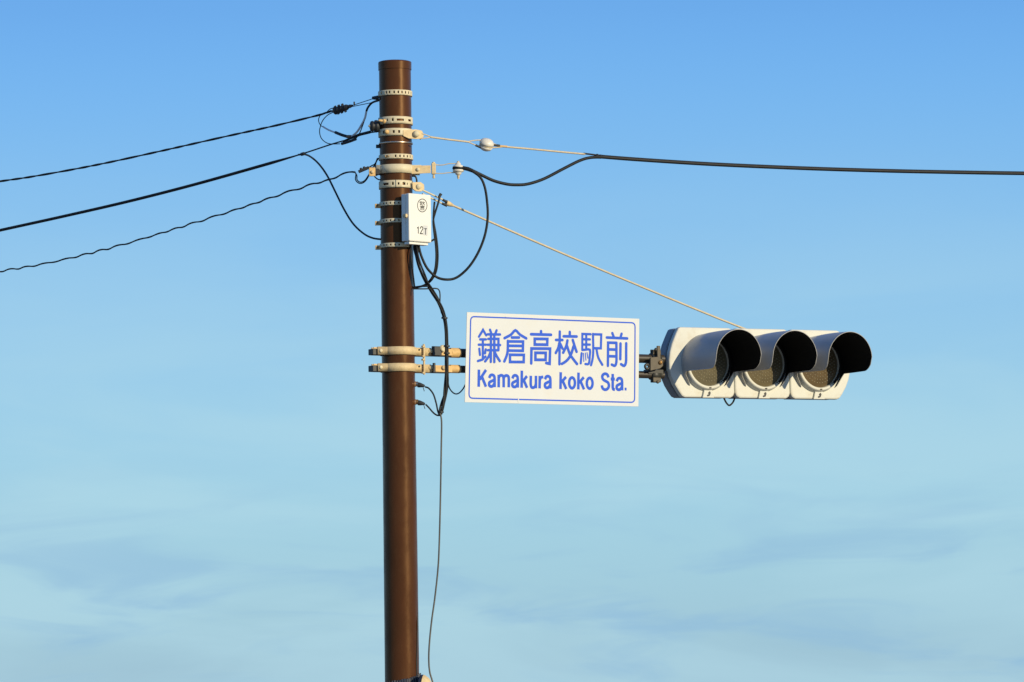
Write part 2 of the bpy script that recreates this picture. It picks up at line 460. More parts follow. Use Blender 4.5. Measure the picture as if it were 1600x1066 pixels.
# ------------------------------------------------------------------ insulator knob at the left of the second band
p = at(585.5, 197, 29.95)
th = thing('knob_insulator', 'dark round knob insulator bolted left of the pole, holding the middle left cable', 'insulator', loc=p)
m = MB(); m.lathe(p + Vector((.022, .02, 0)), Vector((-1, -.25, -.02)), [(.012, -.014), (.036, .000), (.040, .012), (.039, .022), (.027, .027), (.035, .034), (.032, .048), (.015, .054), (0, .056)], 24)
m.build('body', M['darkgrey'], th, p)
m = MB(); m.lathe(p + Vector((-.028, 0, .0)), Vector((-1, -.25, 0)), [(.010, 0), (.009, .006), (.004, .012), (0, .014)], 12)
m.build('bolt', M['cream'], th, p)

# ------------------------------------------------------------------ wide bracket with spool insulator
zb = zof(266)
BF = Fr(Vector((PX, YP, zb)), R(8))
br = thing('cable_bracket', 'wide cream strap bracket round the pole reaching right to the spool insulator', 'bracket', fr=BF)
def bld(mb, fr, name, mt, parent, **k): return mb.build(name, mt, parent, **k)
# strap: front half, flat ears both sides
def halfstrap(fr, z0, h, r, xl, xr, yfl, front=True, n=28, th=0.005):
    """profile in plan: flat ear, arc round the pole, flat ear"""
    s_ = -1 if front else 1
    a0 = math.acos(min(1, yfl / r))
    pts = [(xl, s_ * yfl)]
    for i in range(n + 1):
        a = -a0 + 2 * a0 * i / n
        pts.append((r * math.sin(a), s_ * r * math.cos(a)))
    pts.append((xr, s_ * yfl))
    m = MB(); vs = []
    for (x, y) in pts:
        vs += [(x, y, z0 - h / 2), (x, y, z0 + h / 2)]
    m.add(vs, [(2 * i, 2 * i + 2, 2 * i + 3, 2 * i + 1) for i in range(len(pts) - 1)], 0, True)
    return m
rP = prad(zb)
halfstrap(BF, 0, .054, rP + .006, -.13, .155, .045).build('strap', M['cream_w'], br, solid=.006)
halfstrap(BF, 0, .054, rP + .006, -.13, .155, .045, False).build('strap', M['cream_w'], br, solid=.006)
# left ear block
m = MB(); q0 = BF.loc(576.5, 262, -.06); q1 = BF.loc(586.5, 275.5, -.06)
m.box(q0.x, q1.x, -.066, -.048, q1.z, q0.z)
m.build('ear', M['ochre'], br, bevel=.002)
m = MB(); m.lathe(BF.loc(581.5, 269, -.066), (0, -1, 0), [(.011, 0), (.011, .005), (.006, .009), (0, .01)], 12)
m.build('bolt', M['cream'], br)
m = MB(); m.lathe(BF.loc(590, 268, -.06), (0, 1, 0), [(.018, 0), (.018, .10)], 16)
m.build('spacer', M['darkgrey'], br)
# right arm plate
m = MB(); a_, b_, c_, d_ = BF.loc(643, 259, -.055), BF.loc(673, 258.5, -.055), BF.loc(673, 270.5, -.055), BF.loc(643, 272, -.055)
m.prism([(a_.x, a_.z), (b_.x, b_.z), (c_.x, c_.z), (d_.x, d_.z)], -.056, -.050)
m.build('arm_plate', M['cream'], br, bevel=.001)
for (px_, py_) in ((653, 265),):
    m = MB(); m.lathe(BF.loc(px_, py_, -.057), (0, -1, 0), [(.0115, 0), (.0115, .006), (.007, .01), (0, .011)], 14)
    m.build('bolt', M['cream_w'], br)
m = MB(); q = BF.loc(677.5, 263.5, -.05)
m.box(q.x - .013, q.x + .013, q.y - .014, q.y + .014, q.z - .036, q.z + .034)
m.build('clevis', M['cream'], br, bevel=.003)
m = MB(); m.tube([q + Vector((0, 0, .034)), q + Vector((0, 0, .041))], .009, 10); m.build('pin_head', M['cream'], br)
m = MB(); m.tube([q + Vector((0, 0, -.03)), q + Vector((0, 0, -.058))], .0065, 10)
m.tube([q + Vector((0, 0, -.05)), q + Vector((0, 0, -.062))], .008, 6)
m.build('pin', M['cream'], br)
sx = BF.loc(716, 264, -.05)
for (za, zc, zm) in ((.026, .030, .024), (-.028, -.027, -.029)):
    m = MB(); m.tube(spline([q + Vector((.01, 0, za - .002)), q + Vector((.055, 0, zm - .002)), q + Vector((.10, 0, zc + .001)), sx + Vector((0, 0, zc + .002))]), .0032, 8)
    m.build('link_rod', M['wire'], br)
m = MB(); m.lathe(sx, (0, 0, 1), [(.0, -.046), (.010, -.040), (.018, -.034), (.021, -.026), (.022, -.021), (.033, -.019), (.036, -.013), (.034, -.006), (.024, -.003), (.023, .004), (.034, .008), (.036, .013), (.030, .02), (.018, .026), (.015, .036), (.010, .041), (0, .042)], 32)
m.build('spool_insulator', M['porcelain'], br)
m = MB(); m.tube([sx + Vector((0, 0, -.035)), sx + Vector((0, 0, -.064))], .006, 8); m.tube([sx + Vector((0, 0, -.042)), sx + Vector((0, 0, -.054))], .009, 6)
m.build('pin', M['cream'], br)
m = MB(); m.tube([sx + Vector((0, 0, .03)), sx + Vector((0, 0, .048))], .008, 8)
m.build('pin', M['cream'], br)

# ------------------------------------------------------------------ white control box
BOXYAW = 44.0
bx_c = Vector((PX, YP, zof(344))) + radial(BOXYAW) * (prad(zof(341)) + 0.018 + 0.053) + radial(BOXYAW + 90) * .022
XF = Fr(bx_c, R(BOXYAW))
cb = thing('control_box', 'white metal control box marked 12T strapped to the brown pole', 'control box', fr=XF)
fw, fh, dp = .095, .149, .053     # half width, half height, depth
f0 = -.0
def rrect(x0, x1, z0, z1, r, n=4):
    o = []
    for (cx, cz, a0) in ((x1 - r, z1 - r, 0), (x0 + r, z1 - r, 90), (x0 + r, z0 + r, 180), (x1 - r, z0 + r, 270)):
        for i in range(n + 1):
            a = R(a0 + 90 * i / n); o.append((cx + r * math.cos(a), cz + r * math.sin(a)))
    return o
MB().box(-fw + .004, fw - .004, .016, dp, -fh, fh - .002).build('body', M['box'], cb, bevel=.003)
MB().box(-fw, fw, -.022, .014, -fh - .004, fh).build('door', M['box'], cb, bevel=.008)
MB().box(-fw + .014, fw - .016, -.006, .04, -fh - .020, -fh - .0045).build('base_lip', M['box'], cb, bevel=.002)
MB().box(-fw + .03, fw - .03, .0535, .070, -fh + .01, fh - .01).build('back_rail', M['cream'], cb)
kn = XF.loc(636.5, 337.5, -.0)
m = MB(); m.lathe((-fw - .001, .004, kn.z), (-1, 0, 0), [(.014, 0), (.014, .008), (.009, .009), (.009, .014)], 12)
m.box(-fw - .02, -fw - .008, -.012, .018, kn.z - .010, kn.z + .010)
m.build('latch', M['cream'], cb, bevel=.002)
for i, py in enumerate((320, 347, 385)):
    hs = [(c, 2.6, .38) for c in (-48, -35, -20, -5, 9)]
    bm_ = band_mesh(py, 6.6, -170, 60, hs, off=.004)
    bb = bm_.build('box_band', M['cream_w'], cb, solid=.003)
    bb.matrix_basis = XF.i
    zq = zof(py + 2)
    m = MB(); q = pp(-84, zq, prad(zq))
    m.box(-.034, .004, -.016, .010, -.013, .013, Matrix.Translation(q) @ Matrix.Rotation(R(4), 4, 'Z'))
    e = m.build('ear', M['ochre'], bb, bevel=.002)
    m = MB(); m.lathe(q + Vector((-.018, -.0165, 0)), (0, -1, 0), [(.006, 0), (.006, .004), (0, .005)], 8)
    m.build('bolt', M['rust'], bb)

# ------------------------------------------------------------------ flat lettering by strokes
def stroke(mb, pts, w, y, square=False, closed=False, th=.0006):
    """a flat capsule-ended line of width w in the local x-z plane, its face at depth y"""
    P = [Vector((p[0], p[1])) for p in pts]
    if len(P) == 1: P = [P[0] + Vector((-w * .01, 0)), P[0] + Vector((w * .01, 0))]
    n = len(P); Lf = []; Rt = []
    for i in range(n):
        if closed: a, b = P[i - 1], P[(i + 1) % n]
        else: a, b = P[max(i - 1, 0)], P[min(i + 1, n - 1)]
        d1 = (P[i] - a); d2 = (b - P[i])
        d1 = d1.normalized() if d1.length > 1e-9 else d2.normalized()
        d2 = d2.normalized() if d2.length > 1e-9 else d1
        n1 = Vector((-d1.y, d1.x)); n2 = Vector((-d2.y, d2.x))
        mt = (n1 + n2)
        mt = mt.normalized() if mt.length > 1e-6 else n1
        k = 1 / max(mt.dot(n1), .45)
        Lf.append(P[i] + mt * w * .5 * k); Rt.append(P[i] - mt * w * .5 * k)
    V3 = lambda q: (q.x, y, q.y)
    vs = [V3(q) for q in Lf] + [V3(q) for q in Rt]
    fs = [(i, n + i, n + (i + 1) % n, (i + 1) % n) for i in range(n if closed else n - 1)]
    mb.add(vs, fs)
    if not closed and not square:
        for (c, nb, e) in ((P[0], P[1], Lf[0]), (P[-1], P[-2], Lf[-1])):
            d = (c - nb).normalized(); nn = Vector((-d.y, d.x))
            arc = [c + (nn * math.cos(R(t)) + d * math.sin(R(t))) * w * .5 for t in range(0, 181, 30)]
            mb.add([V3(q) for q in arc], [tuple(range(len(arc)))[::-1]])
def bez(pts, n=5):                # rounded polyline
    v = spline([Vector((p[0], p[1], 0)) for p in pts], n)
    return [(p.x, p.y) for p in v]

# marks on the box
def bxp(px, py): q = XF.loc(px, py, -.0228); return (q.x, q.z)
c4 = lambda x, y: bxp(570 + x / 10.66, 300 + y / 10.66)
m = MB()
circ = [c4(958 + 79 * math.cos(R(a)), 226 + 108 * math.sin(R(a))) for a in range(0, 360, 15)]
stroke(m, circ, .0048, -.0226, closed=True)
m.build('emblem_ring', M['ink'], cb)
m = MB(); yy = -.0226
keisatsu = [[(912, 170), (955, 168)], [(925, 158), (925, 180)], [(942, 158), (942, 180)], [(922, 185), (952, 185), (948, 215)], [(925, 200), (938, 200), (937, 212), (925, 212), (925, 200)],
            [(972, 158), (962, 185)], [(968, 175), (1000, 173)], [(992, 175), (966, 215)], [(972, 185), (1000, 215)],
            [(958, 222), (958, 232)], [(918, 236), (1000, 236)], [(930, 248), (988, 248)], [(930, 260), (988, 260)], [(932, 272), (932, 298), (986, 298), (986, 272), (932, 272)]]
for i, s in enumerate(keisatsu): stroke(m, [c4(*q) for q in s], .0034, yy - .00003 * i)
m.build('emblem_character', M['ink'], cb)
m = MB()
for i, s in enumerate([[(872, 605), (892, 588), (892, 695)], bez([(925, 612), (932, 588), (950, 580), (966, 592), (966, 618), (945, 655), (925, 695)], 4) + [(968, 697)]]):
    stroke(m, [c4(*q) for q in s], .0062, yy - .00003 * i, square=True)
m.build('number', M['ink'], cb)
m = MB(); a_ = [c4(*q) for q in ((975, 555), (1047, 562), (1044, 730), (972, 720))]
m.prism(a_, -.0227, -.0222); m.build('sticker', M['sticker'], cb)
m = MB(); stroke(m, [c4(990, 612), c4(1035, 614)], .0052, -.0231, square=True); stroke(m, [c4(1012, 614), c4(1010, 712)], .0058, -.0232, square=True)
m.build('letter', M['ink'], cb)

# ------------------------------------------------------------------ signal arm
PHI = R(31)
ZA = zof(561)
AF = Fr(Vector((PX, YP, ZA)), PHI, 0.0045)
arm = thing('signal_support', 'double dark tube arm clamped to the pole with cream straps, behind the station sign', 'support arm', fr=AF)
def al(px, py, y=0.0): return AF.loc(px, py, y)
for (pl, pr, r) in (((700, 551.3), (1036, 561.5), .0285), ((700, 576.5), (1036, 586.5), .0235)):
    a_ = al(*pl); b_ = al(*pr)
    MB().tube([a_, a_.lerp(b_, .5), b_], r, 24).build('tube', M['arm'], arm)
    m = MB(); m.tube([al(703, pl[1]), al(717.5, pl[1] + .4)], r + .003, 24)
    m.build('sleeve', M['ochre'], arm)
rz = prad(ZA)
for k, py in enumerate((547.5, 573.5)):
    cz = al(624, py, -.10).z
    top = k == 0
    st = halfstrap(AF, cz, .050, rz + .006, -.17, .212, .040).build('pole_clamp', M['cream'], arm, solid=.007)
    halfstrap(AF, cz, .050, rz + .006, -.17, .212, .040, False).build('pole_clamp', M['cream'], arm, solid=.007)
    # hexagon bolts through the left ears, dark threads outside
    q = al(595, py - .5 + (1 if top else 1), -.045)
    m = MB(); m.lathe((q.x, -.044, q.z), (0, -1, 0), [(.0125, 0), (.0125, .004), (.009, .009), (0, .01)], 12)
    m.build('bolt', M['cream_w'], arm)
    m = MB()
    qa, qb = al(589, py + 2, 0), al(579, py + 3, 0)
    m.box(qb.x, qa.x, -.030, .030, cz - .026, cz + .012)
    m.build('packing_block', M['clampdark'], arm, bevel=.003)
    m = MB(); m.box(qb.x + .004, qa.x, -.036, -.03, cz + .014, cz + .021)
    m.build('split_pin', M['ochre'], arm)
    # right flange holes and bolt
    q = al(655.2, py - .8, -.045)
    m = MB(); m.lathe((q.x, -.0445, q.z), (0, -1, 0), [(.006, 0), (.006, .001), (0, .001)], 12)
    m.build('bolt_hole', M['groove'], arm)
    # fork from the clamp to the tube sleeve
    q0, q1 = al(664, py, -.03), al(705, py, -.03)
    zc = al(690, py + 3.2, 0).z
    for (yy0, yy1) in ((-.036, -.030), (.030, .036)):
        m = MB(); m.prism([(q0.x - .01, zc - .02), (q1.x + .004, zc - .022), (q1.x + .004, zc + .02), (q0.x + .02, zc + .02), (q0.x - .01, zc + .026)], yy0, yy1)
        m.build('fork_plate', M['ochre'], arm, bevel=.001)
    m = MB(); m.box(q0.x, q1.x, -.030, .030, zc - .026, zc - .018)
    m.build('fork_web', M['clampdark'], arm)
    for px_ in ((672, 693) if not top else (672,)):
        q = al(px_, py + 1.2, -.037)
        m = MB(); m.lathe(q, (0, -1, 0), [(.015, 0), (.015, .008), (.011, .013), (0, .015)], 16)
        m.build('bolt', M['cream'], arm)
    m = MB()
    if top:
        qa, qb = al(675.5, 541, -.05), al(690, 556, -.05)
        m.box(qa.x, qb.x, -.054, -.038, qb.z, qa.z)
    else:
        qa, qb = al(677, 567, -.05), al(681.5, 582.5, -.05)
        m.box(qa.x, qb.x, -.046, -.038, qb.z, qa.z)
    m.build('rubber_wrap', M['darkgrey'], arm, bevel=.003)
q0 = al(661.5, 541, -.05)
m = MB(); z1 = al(661, 538, -.05).z; z0 = al(661, 588, -.05).z
m.tube([Vector((q0.x, -.056, z0 + .01)), Vector((q0.x, -.056, z1))], .007, 10)
m.build('tie_bolt', M['cream'], arm)
for py in (541.5, 556.5, 562, 582.5):
    q = al(661.5, py, -.056)
    m = MB(); m.lathe(q - Vector((0, 0, .006)), (0, 0, 1), [(.013, 0), (.013, .011)], 6, smooth=False)
    m.build('nut', M['cream'], arm)
# white porcelain disc on the upper fork
q = al(692.5, 544.5, -.055)
m = MB(); m.lathe(q, (.35, -1, 0), [(.022, -.01), (.022, .004), (.017, .007), (.012, .007), (.011, .003), (0, .003)], 20)
m.build('cable_cleat', M['cream_w'], arm)
# dark clamps where the arm meets the signals
def armbox(name, mt, x0, y0, x1, y1, ya, yb, bevel=.003):
    a_ = al(x0, y0, ya); b_ = al(x1, y1, ya)
    return MB().box(a_.x, b_.x, ya, yb, b_.z, a_.z).build(name, M[mt], arm, bevel=bevel)
for (py_c, rr_, fl) in ((561.0, .0285, 1), (586.0, .0235, -1)):
    c_a, c_b = al(1016, py_c), al(1030, py_c + .4)
    ec = MB().lathe(c_a, c_b - c_a, [(rr_ + .002, 0), (rr_ + .009, .001), (rr_ + .009, (c_b - c_a).length - .001), (rr_ + .002, (c_b - c_a).length)], 24).build('end_clamp', M['clampdark'], arm)
    zf = c_a.z + fl * (rr_ + .022)
    MB().box(c_a.x + .002, c_b.x - .002, -.012, .004, min(zf, c_a.z + fl * rr_) - .004, max(zf, c_a.z + fl * rr_) + .010).build('clamp_flange', M['clampdark'], ec, bevel=.003)
    MB().box(c_a.x + .004, c_b.x - .004, -.030, -.018, min(zf, c_a.z + fl * rr_) - .002, max(zf, c_a.z + fl * rr_) + .006).build('clamp_flange', M['armclamp'], ec, bevel=.003)
    MB().lathe(Vector(((c_a.x + c_b.x) / 2, -.030, zf - .002)), (0, -1, 0), [(.011, 0), (.011, .007), (.006, .012), (0, .013)], 6, smooth=False).build('bolt', M['armclamp'], ec)
m = MB(); m.box(al(1022, 545).x - .012, al(1022, 545).x + .012, -.058, -.046, al(1022, 570).z, al(1022, 541.5).z)
m.build('end_clamp_strap', M['armclamp'], arm, bevel=.003)
m = MB(); m.prism([(al(x, y, -.07).x, al(x, y, -.07).z) for (x, y) in ((1016, 559), (1028, 557.5), (1036, 563.5), (1035.5, 572), (1031, 576), (1016, 579.5))], -.074, -.06)
m.build('hinge_plate', M['armclamp'], arm, bevel=.002)
q = al(1031.5, 566.5, -.074)
MB().lathe(q, (0, -1, 0), [(.014, 0), (.014, .008), (.010, .014), (0, .016)], 16).build('bolt', M['gold'], arm)
q = al(1024.5, 546.5, -.058)
MB().lathe(q, (0, -1, 0), [(.012, 0), (.012, .006), (.008, .01), (0, .011)], 12).build('bolt', M['clampdark'], arm)
q = al(1011, 573, -.055)
m = MB()
ring = [q + Vector((.0145 * math.cos(R(a)), 0, .0145 * math.sin(R(a)))) for a in range(0, 361, 20)]
m.tube(ring, .0085, 10, cap=False)
m.build('eye_ring', M['clampdark'], arm)
armbox('end_web', 'clampdark', 1013, 577, 1037, 585, -.03, .03)

# ------------------------------------------------------------------ station name sign
SF = Fr(AF.m @ Vector((al(862, 562).x, -.075, 0)), PHI, 0.0)
sign = thing('station_sign', 'white sign board with blue border and blue station name in kanji and Latin letters', 'sign', fr=SF)
def sg(px, py): q = SF.loc(px, py, 0); return (q.x, q.z)
pan = [sg(729.6, 487.8), sg(999.0, 498.2), sg(997.6, 635.4), sg(726.2, 628.6)]
m = MB(); m.prism(pan, 0.0, .0035)
pn = m.build('panel', M['sign'], sign, bevel=.0008)
for f in (0.12, .88):
    zc = 0
    a_ = al(862, 562)
for (py) in (520, 600):
    za = SF.loc(862, py).z
    MB().box(pan[3][0] + .04, pan[1][0] - .04, .0045, .0245, za - .015, za + .015).build('back_rail', M['signback'], sign)
for px_ in (790, 930):
    for (za, r) in ((al(px_, 554).z, .031), (al(px_, 579).z, .026)):
        xx = SF.loc(px_, 560).x
        m = MB(); m.box(xx - .014, xx + .014, .0255, .04, za - .05, za + .05)
        m.build('tube_clamp', M['signback'], sign)
c5 = lambda x, y: sg(715 + x / 5.424, 475 + y / 5.424)
# border: rounded line, following the slightly skewed panel
def cornered(cs, rad, n=5):
    o = []
    for i in range(4):
        p = Vector(cs[i]); a = Vector(cs[i - 1]); b = Vector(cs[(i + 1) % 4])
        da = (a - p).normalized() * rad; db = (b - p).normalized() * rad
        for k in range(n + 1):
            t = k / n
            o.append(((1 - t) ** 2) * (p + da) + 2 * t * (1 - t) * p + t * t * (p + db))
    return [(v.x, v.y) for v in o]
bd = cornered([c5(111, 107), c5(1504, 161), c5(1500, 835), c5(96, 799)], .028)
m = MB(); stroke(m, bd, .0088, -.0008, closed=True)
# the line is broken where the film is chipped at the bottom
m.build('border_line', M['blue'], sign)
m = MB(); q = c5(514, 812)
m.prism([(q[0] - .004, q[1] - .016), (q[0] + .005, q[1] - .018), (q[0] + .004, q[1] + .010), (q[0] - .002, q[1] + .012)], -.0016, -.0009)
m.build('chip', M['sign'], sign)
m = MB(); q = c5(410, 113)
m.prism([(q[0] - .008, q[1] + .001), (q[0] + .006, q[1] + .001), (q[0] + .006, q[1] + .006), (q[0] - .008, q[1] + .006)], -.0016, -.0009)
m.build('chip', M['sign'], sign)

A7 = lambda x, y: sg(730 + x / 8.2, 500 + y / 8.2)
A8 = lambda x, y: sg(860 + x / 8.2, 500 + y / 8.2)
K = []
K.append((A7, 21.5, [[(150, 215), (203, 128), (243, 198)], [(165, 250), (240, 250)], [(147, 318), (240, 318)], [(200, 250), (200, 505)], [(155, 370), (163, 448)], [(237, 378), (228, 428)],
     [(137, 527), (195, 508), (234, 470)], [(292, 126), (308, 172)], [(376, 134), (362, 172)], [(262, 185), (420, 187)], [(270, 243), (400, 243), (400, 388)], [(262, 318), (421, 322)],
     [(265, 388), (400, 389)], [(304, 190), (302, 538)], [(347, 190), (347, 540)], [(300, 408), (275, 470), (230, 531)], [(350, 408), (375, 460), (417, 527)]]))
K.append((A7, 24, [bez([(478, 234), (560, 190), (617, 134), (675, 188), (757, 237)], 3), [(572, 226), (663, 226)], [(521, 276), (716, 278), (713, 396), (524, 393)], bez([(521, 270), (519, 390), (505, 460), (475, 532)], 3),
     [(535, 332), (700, 334)], [(548, 447), (726, 449), (723, 540), (548, 539), (548, 447)]]))
K.append((A7, 25, [[(946, 145), (946, 178)], [(818, 184), (1074, 191)], [(865, 243), (1027, 245), (1025, 318), (865, 316), (865, 238)], [(820, 557), (823, 367), (1062, 369), (1056, 562), (1012, 553)],
     [(874, 422), (1006, 423), (1004, 512), (874, 511), (874, 418)]]))
K.append((A8, 24, [[(120, 150), (115, 568)], [(71, 257), (154, 258)], bez([(113, 300), (100, 360), (68, 424)], 3), [(128, 310), (155, 368)], [(248, 155), (248, 200)], [(169, 210), (336, 213)],
     bez([(218, 264), (203, 335), (163, 420)], 3), bez([(286, 257), (310, 335), (335, 408)], 3), bez([(213, 335), (250, 440), (298, 510), (341, 565)], 3), bez([(298, 335), (258, 455), (205, 525), (147, 563)], 3)]))
K.append((A8, 21, [[(408, 386), (409, 180), (515, 184)], [(459, 190), (459, 380)], [(420, 248), (507, 250)], [(420, 316), (506, 317)], bez([(408, 384), (440, 383), (505, 383), (503, 470), (492, 560), (448, 566)], 3),
     [(400, 428), (388, 556)], [(545, 184), (651, 187), (646, 364), (556, 362)], bez([(545, 180), (549, 390), (540, 500), (520, 580)], 3), bez([(590, 372), (612, 480), (665, 575)], 3)]))
K.append((A8, 12, [[(424, 428), (428, 532)], [(447, 424), (455, 516)], [(469, 420), (480, 490)]]))
K.append((A8, 24, [[(793, 170), (809, 212)], [(912, 178), (901, 214)], [(722, 226), (984, 238)], bez([(845, 294), (846, 420), (845, 540), (825, 587), (786, 573)], 3), [(736, 588), (739, 292), (845, 294)],
     [(750, 378), (835, 381)], [(750, 465), (835, 468)], [(898, 303), (895, 503)], bez([(971, 300), (970, 420), (968, 540), (945, 588), (905, 568)], 3)]))
cl_ = lambda s: len(s) == 5 and abs(s[0][0] - s[-1][0]) < 2 and abs(s[0][1] - s[-1][1]) < 12
wpx = lambda w: w / 8.2 / (F / 30.8)
idx = 0
for (fn, w, ss) in K:
    m = MB()
    for i, s in enumerate(ss): stroke(m, [fn(*q) for q in (s[:-1] if cl_(s) else s)], wpx(w) * (1.50 if w > 15 else 1.2), -.0008 - .00012 * i, closed=cl_(s))
    m.build('kanji_character', M['blue'], sign)
def let_a(dx, dy):
    return [bez([(282 + dx, 745 + dy), (297 + dx, 712 + dy), (322 + dx, 705 + dy), (345 + dx, 720 + dy), (351 + dx, 755 + dy)], 4) + [(351 + dx, 862 + dy)],
            bez([(349 + dx, 768 + dy), (312 + dx, 785 + dy), (284 + dx, 803 + dy), (283 + dx, 838 + dy), (304 + dx, 853 + dy), (330 + dx, 845 + dy), (348 + dx, 815 + dy)], 4)]
T = []
T.append((A7, [[(150, 637), (147, 857)], [(241, 640), (160, 765)], [(186, 722), (240, 857)]]))
T.append((A7, let_a(0, 0)))
T.append((A7, [[(404, 703), (403, 864)], bez([(403, 745), (416, 718), (438, 710), (460, 722), (467, 755)], 4) + [(467, 864)], bez([(467, 745), (482, 720), (505, 713), (527, 725), (533, 755)], 4) + [(532, 864)]]))
T.append((A7, let_a(297, 6)))
T.append((A7, [[(700, 650), (697, 870)], [(766, 720), (708, 792)], [(724, 772), (767, 871)]]))
T.append((A7, [[(815, 716), (813, 825)] + bez([(813, 825), (822, 860), (845, 868), (868, 855), (879, 825)], 4), [(881, 716), (880, 877)]]))
T.append((A7, [[(930, 718), (927, 878)], bez([(929, 775), (943, 740), (974, 730)], 4)]))
T.append((A7, let_a(715, 17)))
def let_k(x, dy): return [[(x, 670 + dy), (x - 3, 886 + dy)], [(x + 68, 730 + dy), (x + 8, 800 + dy)], [(x + 26, 782 + dy), (x + 71, 886 + dy)]]
def let_o(cx, cy, rx=37, ry=68): return [[(cx + rx * math.cos(R(a)), cy + ry * math.sin(R(a))) for a in range(0, 360, 15)]]
T.append((A8, let_k(132, 0)))
T.append((A8, let_o(277, 807)))
T.append((A8, let_k(360, 5)))
T.append((A8, let_o(503, 812)))
T.append((A8, [bez([(743, 738), (732, 705), (705, 690), (676, 700), (664, 728), (675, 762), (705, 783), (738, 803), (750, 840), (738, 876), (710, 894), (680, 887), (663, 862), (660, 838)], 3)]))
T.append((A8, [[(798, 692), (798, 865)] + bez([(798, 865), (805, 888), (826, 892)], 3), [(773, 757), (825, 759)]]))
T.append((A8, let_a(568, 42)))
for (fn, ss) in T:
    m = MB()
    for i, s in enumerate(ss):
        cl = len(s) == 24 and fn is A8 and len(ss) == 1
        stroke(m, [fn(*q) for q in s], wpx(38), -.0008 - .00012 * i, square=True, closed=cl)
    m.build('letter', M['blue'], sign)
m = MB(); stroke(m, [A8(951, 886), A8(975, 887)], wpx(36), -.0008, square=True); m.build('full_stop', M['blue'], sign)

# ------------------------------------------------------------------ traffic signal
c2 = AF.m @ Vector((al(1184.5, 569.0).x, 0, 0))
TF = Fr(Vector((c2.x, c2.y, at(1184.5, 569.0, c2.y).z)), R(32), 0.014)
sig = thing('traffic_signal', 'off white horizontal traffic signal with three hooded lamps, all unlit', 'traffic signal', fr=TF)
SP, HW, HH = .442, .2190, .229
def outline(side):
    r = [(HW, -HH + .035), (HW, HH - .03), (HW - .008, HH - .008), (HW - .03, HH)]
    b = [(HW - .035, -HH), (HW - .010, -HH + .012)]
    if side == 0:
        l = [(-HW + .03, HH), (-HW + .008, HH - .008), (-HW, HH - .03), (-HW, -HH + .035), (-HW + .010, -HH + .012), (-HW + .035, -HH)]
    else:
        l = [(x * (1.0 if side == 1 else 1.0) - (.012 if side == -1 else -.004), z) for (x, z) in ((-.180, HH), (-.197, HH - .008), (-.218, HH - .045), (-.250, .12), (-.268, .065), (-.277, .01), (-.276, -.045), (-.262, -.095), (-.236, -.15), (-.205, -.195), (-.183, -HH + .008), (-.162, -HH))]
    o = b[::-1][::-1]
    pts = r + l + b
    if side == 1: pts = [(-x, z) for (x, z) in pts][::-1]
    return pts
def inset(poly, d):
    n = len(poly); o = []
    a = sum(poly[i][0] * poly[(i + 1) % n][1] - poly[(i + 1) % n][0] * poly[i][1] for i in range(n))
    s_ = 1 if a > 0 else -1
    for i in range(n):
        p = Vector(poly[i]); d1 = (p - Vector(poly[i - 1])).normalized(); d2 = (Vector(poly[(i + 1) % n]) - p).normalized()
        n1 = Vector((-d1.y, d1.x)) * s_; n2 = Vector((-d2.y, d2.x)) * s_
        mt = (n1 + n2).normalized()
        q = p + mt * d / max(mt.dot(n1), .5); o.append((q.x, q.y))
    return o
VL = .385
def visor_mesh():
    """flared hood, cut off level underneath, with a short full flange at its root"""
    m = MB(); na, nl = 72, 30
    R0, R1, dz, zc = .197, .177, .024, -.062
    def sm(t): t = min(1, max(0, t)); return t * t * (3 - 2 * t)
    for (dr, mi) in ((0, 0), (-.0035, 1)):
        vs = []
        for j in range(nl + 1):
            u = (j / nl)
            r = R0 + (R1 - R0) * u + dr + .006 * math.sin(math.pi * u) * 1.0
            cz = dz * u - .012
            cut = math.degrees(math.asin((zc - cz) / r))
            A0 = cut + (-46 - cut) * (1 - sm((u - .05) / .07))
            if u > .80: A0 += 30 * (1 - math.sqrt(max(0, 1 - ((u - .80) / .20) ** 2)))   # rounded front corner
            for i in range(na + 1):
                t = i / na; a = A0 + (180 - 2 * A0) * t
                vs.append((r * math.cos(R(a)), -.036 - VL * u - .010 * u * math.sin(R(a)), r * math.sin(R(a)) + cz))
        fs = [(j * (na + 1) + i, j * (na + 1) + i + 1, (j + 1) * (na + 1) + i + 1, (j + 1) * (na + 1) + i) for i in range(na) for j in range(nl)]
        if not mi: fs = [f[::-1] for f in fs]
        m.add(vs, fs, mi, True)
    n1 = (na + 1) * (nl + 1)
    e = [j * (na + 1) for j in range(nl + 1)] + [nl * (na + 1) + i for i in range(1, na + 1)] + [j * (na + 1) + na for j in range(nl - 1, -1, -1)]
    for a, b in zip(e[:-1], e[1:]): m.f.append((a, b, b + n1, a + n1)); m.mi.append(0); m.sm.append(False)
    return m
visor_me = None; ledme = None; bez_me = None
lamps = []
